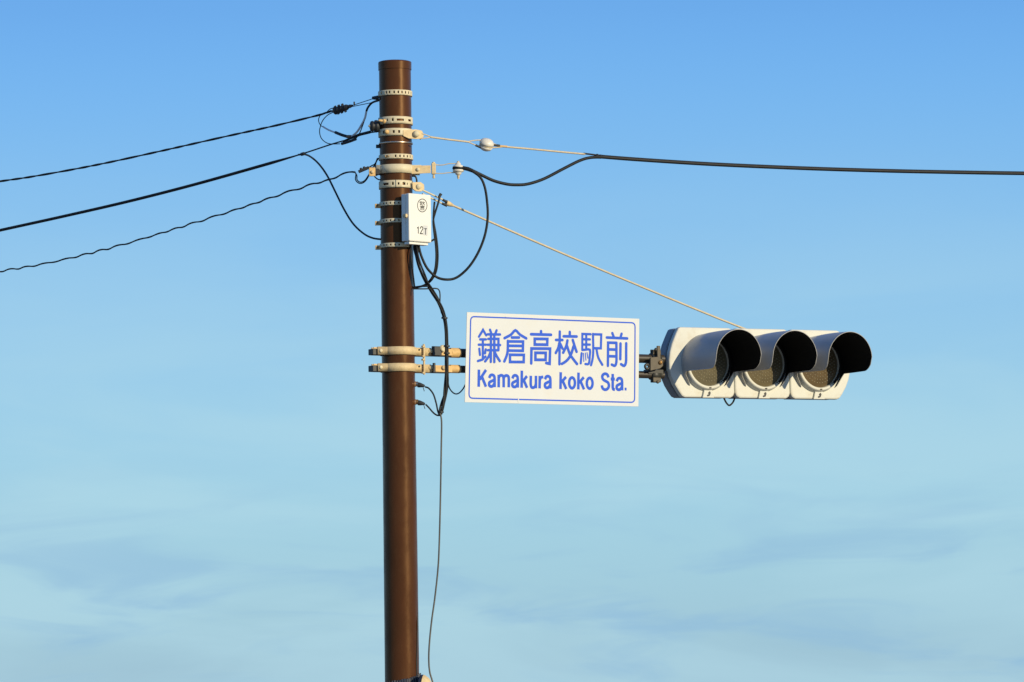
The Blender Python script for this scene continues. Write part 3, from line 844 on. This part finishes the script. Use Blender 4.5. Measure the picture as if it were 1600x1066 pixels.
for k, (dx, side, ln, nm) in enumerate(((-SP, -1, 'lens', 'left'), (0, 0, 'lens_b', 'middle'), (SP, 1, 'lens_c', 'right'))):
    ol = outline(side)
    m = MB(); m.prism(ol, -.045, 0.0)
    hs = m.build('lamp_housing', M['housing'], sig, bevel=.010)
    hs.location = (dx, 0, 0)
    tag(hs, '%s lamp of the three' % nm)
    m = MB(); m.prism(inset(ol, .010), 0.001, .012)
    m.build('gasket', M['groove'], hs)
    m = MB(); m.prism(inset(ol, .004), .013, .095)
    m.build('rear_case', M['housing_side'], hs, bevel=.012)
    # raised collar round the lens
    if bez_me is None:
        m = MB(); m.lathe((0, 0, 0), (0, -1, 0), [(.188, .044), (.184, .052), (.179, .070), (.174, .080), (.171, .083), (.158, .083), (.155, .078), (.153, .060)], 72)
        m.f = m.f[:-2]; m.mi = m.mi[:-2]; m.sm = m.sm[:-2]
        for q_, f in enumerate(m.f):        # hood's shade painted black onto the lip it covers
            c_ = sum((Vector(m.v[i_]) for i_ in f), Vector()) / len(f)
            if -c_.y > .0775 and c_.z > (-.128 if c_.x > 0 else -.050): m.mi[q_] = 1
        o = m.build('collar', [M['housing'], M['visor_in_and_shade']], hs); bez_me = o.data
        m = MB()
        pts = []
        i = 0
        while True:                       # LED domes on rings
            rr = .0205 * i
            if rr > .142: break
            nn = 1 if i == 0 else 6 * i
            for q in range(nn):
                a = 2 * math.pi * (q + .5 * (i % 2)) / nn
                pts.append((rr * math.cos(a), rr * math.sin(a), rr))
            i += 1
        for (x, z, rr) in pts:
            y = -.062 - .020 * (1 - (rr / .152) ** 2)
            m.lathe((x, y, z), (0, -1, 0), [(.0040, 0), (.0032, .0025), (0, .004)], 6)
        o = tag(m.build('led_dots', M['led'], hs), kind='stuff'); ledme = o.data
        o = visor_mesh().build('visor', [M['visor'], M['visor_in_and_shade']], hs); visor_me = o.data
    else:
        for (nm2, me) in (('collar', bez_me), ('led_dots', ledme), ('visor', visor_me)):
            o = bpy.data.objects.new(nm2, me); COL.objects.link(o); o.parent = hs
            if nm2 == 'led_dots': o['kind'] = 'stuff'
    m = MB(); m.lathe((0, 0, 0), (0, -1, 0), [(.1525 * math.sin(R(t)) / 1.0, .062 + .020 * (1 - math.sin(R(t)) ** 2)) for t in range(90, -1, -9)], 64)
    m.build('lens', M[ln], hs)
    # small marker tab under the lens
    m = MB(); zb_ = -HH - .001
    m.prism([(-.045, zb_), (.045, zb_), (.030, zb_ + .052), (-.030, zb_ + .052)], -.060, -.046)
    m.build('tab', M['housing'], hs, bevel=.002)
    m = MB(); m.box(-.030, .046, -.064, -.046, zb_ + .053, zb_ + .058)  # dark strip standing in for the line of shade above the tab
    m.build('tab_shade_line', M['armclamp'], hs)
    m = MB()
    for i, (s, w) in enumerate((([(-.006, .014), (.006, .018), (.012, .032)], .012), ([(.002, .030), (.010, .037)], .010))):
        stroke(m, [(a, zb_ + b) for (a, b) in s], w, -.0608 - .0002 * i)
    m.build('tab_mark', M['ink'], hs)
    # pairs of little catches on the collar
    m = MB()
    for a in (270, 308, 118):
        for d in (-1.6, 1.6):
            aa = R(a + d); m.box(-.0025, .0025, -.088, -.0832, -.004, .004, Matrix.Translation((.1665 * math.cos(aa), 0, .1665 * math.sin(aa))))
    tag(m.build('catch', M['armclamp'], hs), kind='stuff')
    # joint strips between lamps
    if k < 2:
        m = MB(); m.box(HW + .0005, SP - HW - .0005, -.030, .09, -HH + .05, HH - .01)
        m.build('joint', M['groove'], hs)
# left end boss that the arm clamps hold
m = MB(); m.lathe((-SP - .28, .045, -.01), (-1, 0, 0), [(.05, -.02), (.05, .012), (.034, .018), (.034, .04)], 24)
m.build('mounting_boss', M['clampdark'], sig)
# drooping lead under the joint
m = MB(); zz = [TF.loc(x, y, .03) for (x, y) in ((1130, 617), (1132, 624), (1136, 631), (1140, 633.5), (1145, 629), (1148, 622), (1149, 617))]
m.tube(spline(zz), .006, 8); m.build('signal_lead', M['black'], sig)

# ------------------------------------------------------------------ stay rod from pole to signal
p0 = at(664, 299, 29.9)
stay = thing('stay_rod', 'thin cream stay rod running down from the pole lug to the top of the signal', 'stay', loc=p0)
YS = TF.m.translation.y
def ys(px): return 29.965 + (px - 660) / (1165 - 660) * (YS - 29.965 - .02)
pts = [(705, 320), (770, 348.6), (880, 396.5), (1000, 447), (1100, 488.5), (1166, 515)]
MB().tube(spline([at(a, b, ys(a)) for a, b in pts], 6), .0068, 10).build('rod', M['wire'], stay, p0)
m = MB(); m.tube([at(697, 316.8, ys(697)), at(702, 319, ys(702)), at(708, 321.5, ys(708))], [.017, .016, .008], 12)
m.build('turnbuckle_nut', M['cream'], stay, p0)
for (a, b) in (((657, 295.5), (698, 315)), ((660, 303), (697, 321))):
    m = MB(); m.tube([at(*a, ys(a[0])), at(*b, ys(b[0]))], .0055, 8); m.build('yoke_bar', M['cream_w'], stay, p0)
for (a, b) in (((692, 312.6), (699, 316)), ((691, 318.2), (698, 321.6))):
    m = MB(); m.tube([at(*a, ys(a[0]) - .008), at(*b, ys(b[0]) - .008)], .0085, 8); m.build('yoke_grip', M['darkgrey'], stay, p0)

# ------------------------------------------------------------------ cables on the right
p0 = at(660, 211, 29.87)
msg = thing('messenger_wire', 'beige messenger wire from the pole to the black cable, through a white strain insulator', 'wire', loc=p0)
yr = lambda px: 29.87 + (px - 660) * .0016
def strands(par, name, seqs, r, mt='wire', off=p0, yf=yr):
    for s in seqs:
        MB().tube(spline([at(a, b, yf(a)) for a, b in s], 6), r, 8).build(name, M[mt], par, off)
strands(msg, 'loop', [[(659, 209), (666, 211), (673, 214)], [(658, 216.5), (666, 216), (673, 214.5)]], .0035)
MB().tube(spline([at(a, b, yr(a)) for a, b in ((672, 214.2), (700, 218), (732, 221.8))], 8), .0062, 8).build('strand', M['wire'], msg, p0)
strands(msg, 'loop', [[(731, 221.5), (742, 219.4), (754, 219)], [(731, 221.8), (741, 226), (750, 230)]], .004)
strands(msg, 'loop', [[(766, 223), (776, 226.5), (786, 229)], [(768, 231), (778, 230.6), (786, 229.3)]], .0045)
MB().tube(spline([at(a, b, yr(a)) for a, b in ((743, 227), (752, 231))], 4), .0075, 8).build('splice', M['darkgrey'], msg, p0)
MB().tube(spline([at(a, b, yr(a)) for a, b in ((770, 226.5), (781, 228))], 4), .008, 8).build('splice', M['darkgrey'], msg, p0)
MB().tube(spline([at(a, b, yr(a)) for a, b in ((780, 228.4), (792, 229.2))], 4), [.007 + .0 * i for i in range(5)], 8).build('splice', M['ochre'], msg, p0)
MB().tube(spline([at(a, b, yr(a)) for a, b in ((785, 229), (830, 233), (880, 237.8), (914, 241))], 8), .0062, 8).build('strand', M['wire'], msg, p0)

pI = at(760, 225.8, yr(760))
ins = thing('strain_insulator', 'white ball shaped strain insulator strung in the beige messenger wire', 'insulator', loc=pI)
m = MB(); axI = Vector((.28, -.35, .9)).normalized()
m.lathe(pI, axI, [(0, -.043), (.018, -.041), (.034, -.033), (.043, -.020), (.044, -.014), (.038, -.010), (.038, -.004), (.046, .000), (.047, .008), (.044, .018), (.036, .028), (.022, .036), (0, .039)], 36)
m.build('body', M['porcelain'], ins, pI)
m = MB(); sd = axI.cross(Vector((0, 1, 0))).normalized(); fw_ = axI.cross(sd)
arc = [pI + axI * (-.007) + (sd * math.cos(R(a)) + fw_ * math.sin(R(a))) * .041 for a in range(0, 361, 12)]
m.tube(arc, .0035, 8, cap=False)
m.build('groove_wire', M['wire'], ins, pI)

pS = at(940, 244, yr(940))
cb1 = thing('overhead_cable', 'thick black overhead cable running right from the messenger wire out of the frame', 'cable', loc=pS)
main = [(912, 240.5), (928, 242.5), (940, 244.2), (1000, 248.8), (1100, 255.2), (1200, 260), (1300, 263.8), (1400, 266.6), (1500, 268.6), (1600, 270.2), (1750, 272), (2000, 273), (3200, 266)]
pts = spline([at(a, b - .3, yr(a)) for a, b in main], 8)
MB().tube([q + Vector((0, 0, .001)) for q in pts], [.0055] * 12 + [.0072] * (len(pts) - 12), 8).build('messenger', M['black'], cb1, pS)
pts2 = spline([at(a, b + 1.2, yr(a)) for a, b in main[2:]], 8)
MB().tube(pts2, .0112, 10).build('sheath', M['black'], cb1, pS)
m = MB()
for a, b in ((933, 243.5), (938, 244.5)):
    m.lathe(at(a, b + .4, yr(a)), (1, 0, -.08), [(.014, -.006), (.014, .006)], 12)
m.build('tie', M['darkgrey'], cb1, pS)

sxw = BF.m @ sx
yc = sxw.y
p0 = sxw
cbl = thing('sagging_cable', 'thick black cable sagging from the spool insulator up to the overhead cable', 'cable', loc=p0)
yl = lambda px: yc - .01 + (px - 716) / (940 - 716) * (yr(940) - yc)
pts = [(722, 262.4), (735, 265.5), (750, 272.5), (770, 282), (790, 287.5), (806, 289), (825, 287.6), (850, 279.5), (880, 264), (905, 251.5), (922, 246.5), (942, 245.6)]
MB().tube(spline([at(a, b, yl(a)) for a, b in pts], 8), .0100, 10).build('sheath', M['black'], cbl, p0)
m = MB()
lp = [sxw + Vector((.029 * math.cos(R(a)), .029 * math.sin(R(a)), .004 + .003 * math.sin(R(a * 2)))) for a in range(20, 345, 12)]
m.tube(lp, .0085, 10)
m.build('bight', M['black'], cbl, p0)
MB().tube([at(722, 262.3, yc - .012), at(731, 264.2, yc - .012), at(738, 267, yc - .012)], [.012, .0135, .012], 10).build('tape', M['black'], cbl, p0)
p0 = at(745, 270, yc)
l2 = thing('looped_cable', 'black cable looping in a wide arc from the spool insulator down to the white box', 'cable', loc=p0)
pts = [(730, 264.5, yc - .01), (740, 269, yc - .012), (751, 278, yc - .012), (757.5, 293, yc - .01), (761, 315, yc), (762, 340, yc), (757.5, 368, yc), (747, 395, yc), (732, 418, yc), (714, 433.5, yc), (698, 437, yc - .02),
       (682, 433, 29.93), (668, 420, 29.92), (659, 402, 29.92), (655, 388, 29.93), (654, 380, 29.94)]
MB().tube(path(pts), .0082, 10).build('sheath', M['black'], l2, p0)

# the pair of cables that rises beside the box
p0 = at(686, 305, 29.9)
l3 = thing('riser_cable', 'pair of black cables standing beside the right edge of the white box', 'cable', loc=p0)
for d in (0, 1):
    pts = [(688 - d * 9, 304 + d * 12, 29.99), (684.5 - d * 6, 318 + d * 3, 29.98), (679.5 - d * 2, 334, 29.975), (677 + d * .5, 346, 29.975), (678.6 + d * 2.2, 365, 29.975), (681 + d * 2.4, 385, 29.975), (681.5 + d * 2.5, 405, 29.975),
           (679 + d * 2.5, 424, 29.975), (672 + d * 2, 438, 29.975), (661 + d * 1, 446.5, 29.98), (645, 449.3 + d * 1.2, 29.98)]
    MB().tube(path(pts), .0062, 8).build('sheath', M['black'], l3, p0)
m = MB(); m.tube([at(685.5, 309, 29.985), at(689, 303, 29.99)], [.008, .010], 10); m.build('end_boot', M['darkgrey'], l3, p0)
m = MB(); m.tube(path([(672, 377.5, 29.97), (677, 375, 29.97), (682, 371, 29.97)]), .006, 8); m.build('clip', M['darkgrey'], l3, p0)

# bundle from the box bottom to the cable glands
p0 = at(655, 385, 29.85)
bun = thing('cable_bundle', 'bundle of black cables hanging from the white box down past the signal arm', 'cable bundle', loc=p0)
basep = [(650, 380, 29.945), (651.5, 396, 29.905), (656, 417, 29.89), (664, 436, 29.905), (675, 455, 29.94), (686, 473, 29.95), (693, 492, 29.97), (697, 515, 29.98), (698, 545, 29.985), (697.5, 575, 29.985), (697.5, 598, 29.98), (695, 618, 29.98), (691, 636, 29.97), (687, 648, 29.97)]
bp = path(basep, 10)
for k in range(4):
    q = []
    for i, p in enumerate(bp):
        a = 2 * math.pi * (k / 4 + i / len(bp) * 1.6) + .5 * math.sin(i * .11 + k)
        ro = .0085 + .004 * math.sin(i * .07 + k * 2)
        if i < 12: ro += (12 - i) * .0005 * (1 + (k % 2))
        q.append(p + Vector((math.cos(a), math.sin(a), 0)) * ro)
    MB().tube(q, .0062, 8).build('cable', M['black'], bun, p0)
for (a, b, yv) in ((694.5, 497, 29.97), (698, 541, 29.985), (698, 552, 29.985), (688.5, 644, 29.97)):
    c = at(a, b, yv)
    m = MB(); m.lathe(c, (.05, 0, 1), [(.0195, -.005), (.0195, .005)], 16); m.build('cable_tie', M['darkgrey'], bun, p0)
m = MB(); m.tube(path([(641, 382, 29.93), (642, 400, 29.905), (645, 425, 29.915), (648, 450, 29.95)]), .005, 8)
m.build('cable', M['black'], bun, p0)
p0 = at(650, 451, 29.9)
hk = thing('cable_hanger', 'thin black bent hanger reaching right from the pole to the cable bundle', 'cable hanger', loc=p0)
MB().tube(path([(646, 451.5, 29.95), (665, 451.5, 29.93), (680, 450.8, 29.93), (685.5, 453, 29.94), (687.5, 460, 29.95), (687.5, 478, 29.96), (690, 490, 29.98)]), .0042, 8).build('rod', M['darkgrey'], hk, p0)
MB().tube(path([(646, 449, 29.94), (655, 448, 29.90), (668, 447.5, 29.85)]), .0045, 8).build('brace', M['darkgrey'], hk, p0)
for n_c, (lab, pts) in enumerate((('short black cable curving from the upper cable gland into the bundle', [(664, 604.5), (670, 607), (677, 616), (681.5, 630), (684.5, 644), (688, 650)]),
                   ('short black cable curving from the lower cable gland into the bundle', [(665, 632), (670, 637), (677, 645), (683, 649), (689, 649)]))):
    p0 = at(*pts[0], 29.97)
    q = thing('gland_cable', lab, 'cable', group='short cables from the cable glands', loc=p0)
    MB().tube(spline([at(a, b, 29.97) for i, (a, b) in enumerate(pts)]), .0052, 8).build('sheath', M['black'], q, p0)
    MB().tube([at(pts[0][0] - 3, pts[0][1] + .5, 29.97), at(pts[0][0] - 1, pts[0][1] + 7, 29.965)], .0025, 6).build('tie_tail', M['darkgrey'], q, p0)
p0 = at(700, 590, 29.98)
q = thing('sign_cable', 'thin black cable looping from the bundle behind the left edge of the sign', 'cable', loc=p0)
MB().tube(path([(699, 575, 29.98), (699.5, 592, 29.98), (702, 606, 30.02), (709, 614.5, 30.1), (716, 615, 30.3), (723, 608.5, 30.42), (728, 599, 30.5), (731, 590, 30.5)]), .0045, 8).build('sheath', M['black'], q, p0)
p0 = at(690, 650, 29.87)
q = thing('hanging_cable', 'long thin grey cable hanging free to the right of the pole', 'cable', loc=p0)
pts = [(688, 646, 29.96), (690, 660, 29.96), (689.5, 700, 29.96), (688.5, 760, 29.96), (687.2, 820, 29.96), (685, 880, 29.96), (680, 930, 29.96), (674.5, 970, 29.95), (671, 1005, 29.94), (670, 1030, 29.94), (671.5, 1050, 29.94), (676, 1066, 29.94), (684, 1100, 29.94), (688, 1200, 29.94)]
MB().tube(path(pts), .0052, 8).build('sheath', M['greycable'], q, p0)
p0 = at(653, 990, 29.95)
q = thing('pole_lead', 'thin dark lead running down against the right side of the pole', 'cable', loc=p0)
zl = [pp(68 - i * 1.6 if i < 6 else 58, zof(960) - i * .05, prad(zof(1000)) + .003) for i in range(18)]
zl[0] = pp(76, zof(955), prad(zof(960)) - .004)
MB().tube(spline(zl, 4), .0035, 8).build('sheath', M['darkgrey'], q, p0)

# ------------------------------------------------------------------ cables on the left
yL = lambda px: 29.96 + (590 - px) * .0035
p0 = at(500, 180, yL(500))
t1 = thing('service_cable', 'thin twisted black overhead cable, highest of the three on the left', 'cable', group='overhead cables running off to the left', loc=p0)
base = spline([at(a, b, yL(a)) for a, b in ((-1500, 452), (-400, 335), (-200, 311.5), (0, 283.5), (60, 274.5), (150, 258), (250, 236.5), (350, 214), (430, 196.5), (500, 179.5), (518, 173.5))], 10)
twisted(base, .0030, .0046, 3.4).build('strands', M['black'], t1, p0)
for s in ([(509, 177), (516, 170.5), (524, 169), (534, 172)], [(509, 176.5), (520, 173), (530, 171.5)]):
    MB().tube(spline([at(a, b, yL(a)) for a, b in s]), .003, 6).build('tail', M['black'], t1, p0)
p0 = at(535, 170, yL(535))
dc = thing('dead_end_clamp', 'dark ribbed dead end clamp holding the highest left cable', 'cable clamp', loc=p0)
ax0, ax1 = at(523, 173.4, yL(523)), at(551, 165, yL(551)); axd = (ax1 - ax0).normalized(); LL = (ax1 - ax0).length
prof = []
for i in range(4):
    s_ = i * LL * .2
    prof += [(.009, s_), (.026 - .002 * i, s_ + .004), (.022 - .002 * i, s_ + LL * .11), (.010, s_ + LL * .19)]
prof += [(.012, LL * .85), (.006, LL)]
MB().lathe(ax0, axd, prof, 14, smooth=False).build('body', M['darkgrey'], dc, p0)
for i in range(3):
    c = ax0 + axd * LL * (.12 + .2 * i)
    MB().box(-.008, .008, -.012, .012, -.028, .03, Matrix.Translation(c) @ Matrix.Rotation(R(-25), 4, 'Y')).build('fin', M['darkgrey'], dc, p0, bevel=.002)
for (a, b) in (((549, 165.5), (587, 153)), ((549, 167), (591, 158.5))):
    MB().tube([at(*a, yL(a[0])), at(*b, yL(b[0]))], .0026, 6).build('bail_wire', M['darkgrey'], dc, p0)
c = at(553.5, 162, yL(553)); MB().box(-.005, .005, -.006, .006, -.012, .012, Matrix.Translation(c)).build('clip', M['darkgrey'], dc, p0, bevel=.002)

p0 = at(470, 241, yL(470))
t2 = thing('service_cable', 'smooth black overhead cable, middle of the three on the left', 'cable', group='overhead cables running off to the left', loc=p0)
base = spline([at(a, b, yL(a)) for a, b in ((-1500, 650), (-400, 446), (-200, 404), (0, 360), (100, 338), (200, 315), (300, 289.5), (400, 261.5), (470, 241.2), (515, 226.5), (550, 216), (581, 204.5), (586, 202))], 10)
n6 = int(len(base) * .8)
MB().tube(base, [.0100] * 73 + [.0100 - .0009 * i for i in range(6)] + [.0046] * (len(base) - 79), 10).build('sheath', M['black'], t2, p0)
MB().tube([at(a, b, yL(a)) for a, b in ((536, 221), (560, 211), (578, 206.5))], [.006, .009, .010], 8).build('sleeve', M['black'], t2, p0)
MB().tube(spline([at(a, b, yL(a) - .01) for a, b in ((545, 217.5), (560, 211), (575, 208), (593, 205.5))]), .004, 8).build('tail', M['black'], t2, p0)
c = at(473, 240.8, yL(473)); MB().lathe(c, base[-20] - base[-30], [(.011, -.012), (.011, .012)], 10).build('tie', M['darkgrey'], t2, p0)
p0 = at(475, 241, yL(475))
q = thing('drop_cable', 'black drop cable curving from the middle left cable down to the pole', 'cable', loc=p0)
MB().tube(spline([at(a, b, yy_) for a, b, yy_ in ((466, 242, yL(466)), (477, 241.5, yL(477)), (488, 247, 30.7), (500, 258.5, 30.6), (512, 276, 30.5), (525, 302, 30.4), (538, 328, 30.3), (552, 350, 30.2), (568, 365, 30.1), (582, 372, 30.03), (598, 374.5, 30.0))]), .0062, 10).build('sheath', M['black'], q, p0)

p0 = at(540, 272, yL(540))
t3 = thing('service_cable', 'loosely twisted thin black overhead cable, lowest of the three on the left', 'cable', group='overhead cables running off to the left', loc=p0)
base = spline([at(a, b, yL(a)) for a, b in ((-1500, 636), (-400, 484), (-200, 456), (0, 424), (60, 414), (120, 401), (200, 380), (300, 349.5), (380, 324), (440, 303.5), (490, 287.5), (515, 281), (535, 272.5), (548, 268.5), (555, 268.5))], 10)
twisted(base, .0046, .0050, 6.0, strands=1, loose=.25).build('strand', M['black'], t3, p0)
twisted(base, .0026, .0044, 6.0, strands=1, loose=.5).build('strand', M['black'], t3, p0)
for s in ([(553, 268), (556, 272), (555.5, 281), (561, 286.5), (568, 285.5), (574, 279), (578, 270)], [(554, 268.5), (557.5, 274), (558, 281), (563, 284.8), (570, 282), (577, 272)]):
    MB().tube(spline([at(a, b, 30.0) for a, b in s]), .0035, 8).build('drip_loop', M['black'], t3, p0)
p0 = at(568, 265, 30.0)
q = thing('cable_splice', 'small black splice block left of the wide cable bracket', 'splice', loc=p0)
m = MB(); a_, b_ = at(560, 268.5, 29.99), at(576.5, 261.5, 29.99); d_ = (b_ - a_); an = math.atan2(d_.z, d_.x)
m.box(0, d_.length, -.010, .010, -.010, .008, Matrix.Translation(a_) @ Matrix.Rotation(-an, 4, 'Y')); m.build('block', M['darkgrey'], q, p0, bevel=.003)
m = MB()
for f in (.25, .55): m.lathe(a_.lerp(b_, f) + Vector((0, 0, .006)), (0, 0, 1), [(.009, 0), (.009, .008), (.004, .012)], 10)
m.build('screw', M['darkgrey'], q, p0)
for s in ([(576, 262), (581, 259), (586, 256), (590, 247)], [(577, 262), (582, 262), (586, 258)], [(586, 262), (588, 253), (592, 247)], [(587, 262), (591, 258)], [(585, 276), (590, 280), (595, 281.5)]):
    MB().tube(spline([at(a, b, 29.98) for a, b in s]), .0040, 8).build('wire', M['black'], q, p0)

# jumper loops near the top left
def jumper(name, label, segs, base_pt, group=None):
    p0 = at(*base_pt, 30.15)
    q = thing(name, label, 'jumper wire', group='jumper wires left of the pole', loc=p0)
    for (pn_, pts, r, mt) in segs:
        MB().tube(spline([at(a, b, 30.15 + (560 - a) * .004) for a, b in pts]), r, 8).build(pn_, M[mt], q, p0)
jumper('jumper_wire', 'thin jumper loop with a white lower stretch and a black sleeve',
       [('wire', [(524, 174.5), (512, 175), (503, 178), (498.5, 184), (498, 190), (501, 196), (505, 198.5)], .0028, 'black'),
        ('white_wire', [(504.5, 198), (512, 202.5), (519, 205.5), (525, 207.5)], .0056, 'whitewire'),
        ('sleeve', [(524, 207), (534, 211), (544, 214)], .0095, 'darkgrey'),
        ('sleeve_end', [(543, 213.5), (549, 213.5)], .010, 'rust')], (524, 174))
jumper('jumper_wire', 'bare thin black jumper loop crossing behind the dead end clamp',
       [('wire', [(523, 174.5), (512, 180), (504, 189), (500, 200), (499.5, 208), (502, 216), (508, 222), (516, 225), (531, 225)], .0030, 'black'),
        ('sleeve', [(534, 224.8), (545, 221.5), (556, 217.5)], .0095, 'darkgrey')], (523, 175))
jumper('jumper_wire', 'white and black jumper running up from the sleeves to the pole',
       [('white_wire', [(550, 213), (558, 206), (565, 195), (570, 185), (572.5, 174)], .0066, 'whitewire'),
        ('wire', [(555, 217.5), (561, 210), (566, 198), (570, 186), (573.5, 172)], .0034, 'black'),
        ('taped_end', [(572.5, 174), (575, 168), (581, 161), (590, 157.5), (594, 156.5)], .0068, 'black')], (573, 172))

# ------------------------------------------------------------------ ribbed sheet around the pole at the bottom edge
zw = zof(1058)
p0 = Vector((PX, YP, zw - .3))
q = thing('ribbed_wrap', 'dark navy ribbed sheet wrapped round the pole at the bottom of the frame', 'pole wrap', loc=p0)
m = MB(); nA = 180; vs = []
for i in range(nA + 1):
    A = -180 + 360 * i / nA
    r = prad(zw) + .006 + (.004 if (i // 2) % 2 else 0)
    dz = (.0 + .018 * math.sin(R(A)) + .020 * max(0, math.sin(R(A))) ** 3) + (.003 * math.sin(A * .21) if (i % 5) else .004)
    vs += [pp(A, zw - .55, r), pp(A, zw - .018 + dz, r)]
m.add(vs, [(2 * i, 2 * i + 2, 2 * i + 3, 2 * i + 1) for i in range(nA)])
m.build('sheet', M['wrap'], q, p0, solid=.003)
p1 = at(661, 1062, 29.93)
CX = 657.5
lm = thing('bracket_cap', 'cream metal bracket cap right of the pole at the bottom edge of the frame', 'bracket', loc=p1)
m = MB(); m.lathe(at(CX, 1075, 29.90), Vector((1, -.15, -.10)), [(.080, -.008), (.083, .0), (.083, .010)], 32)
m.build('rim', M['wrap'], lm, p1)
m = MB(); m.lathe(at(CX, 1075, 29.90), Vector((1, -.15, -.10)), [(.083, .0125), (.080, .022), (.066, .045), (.045, .060), (.0, .066)], 32)
m.build('cap', M['cream'], lm, p1)
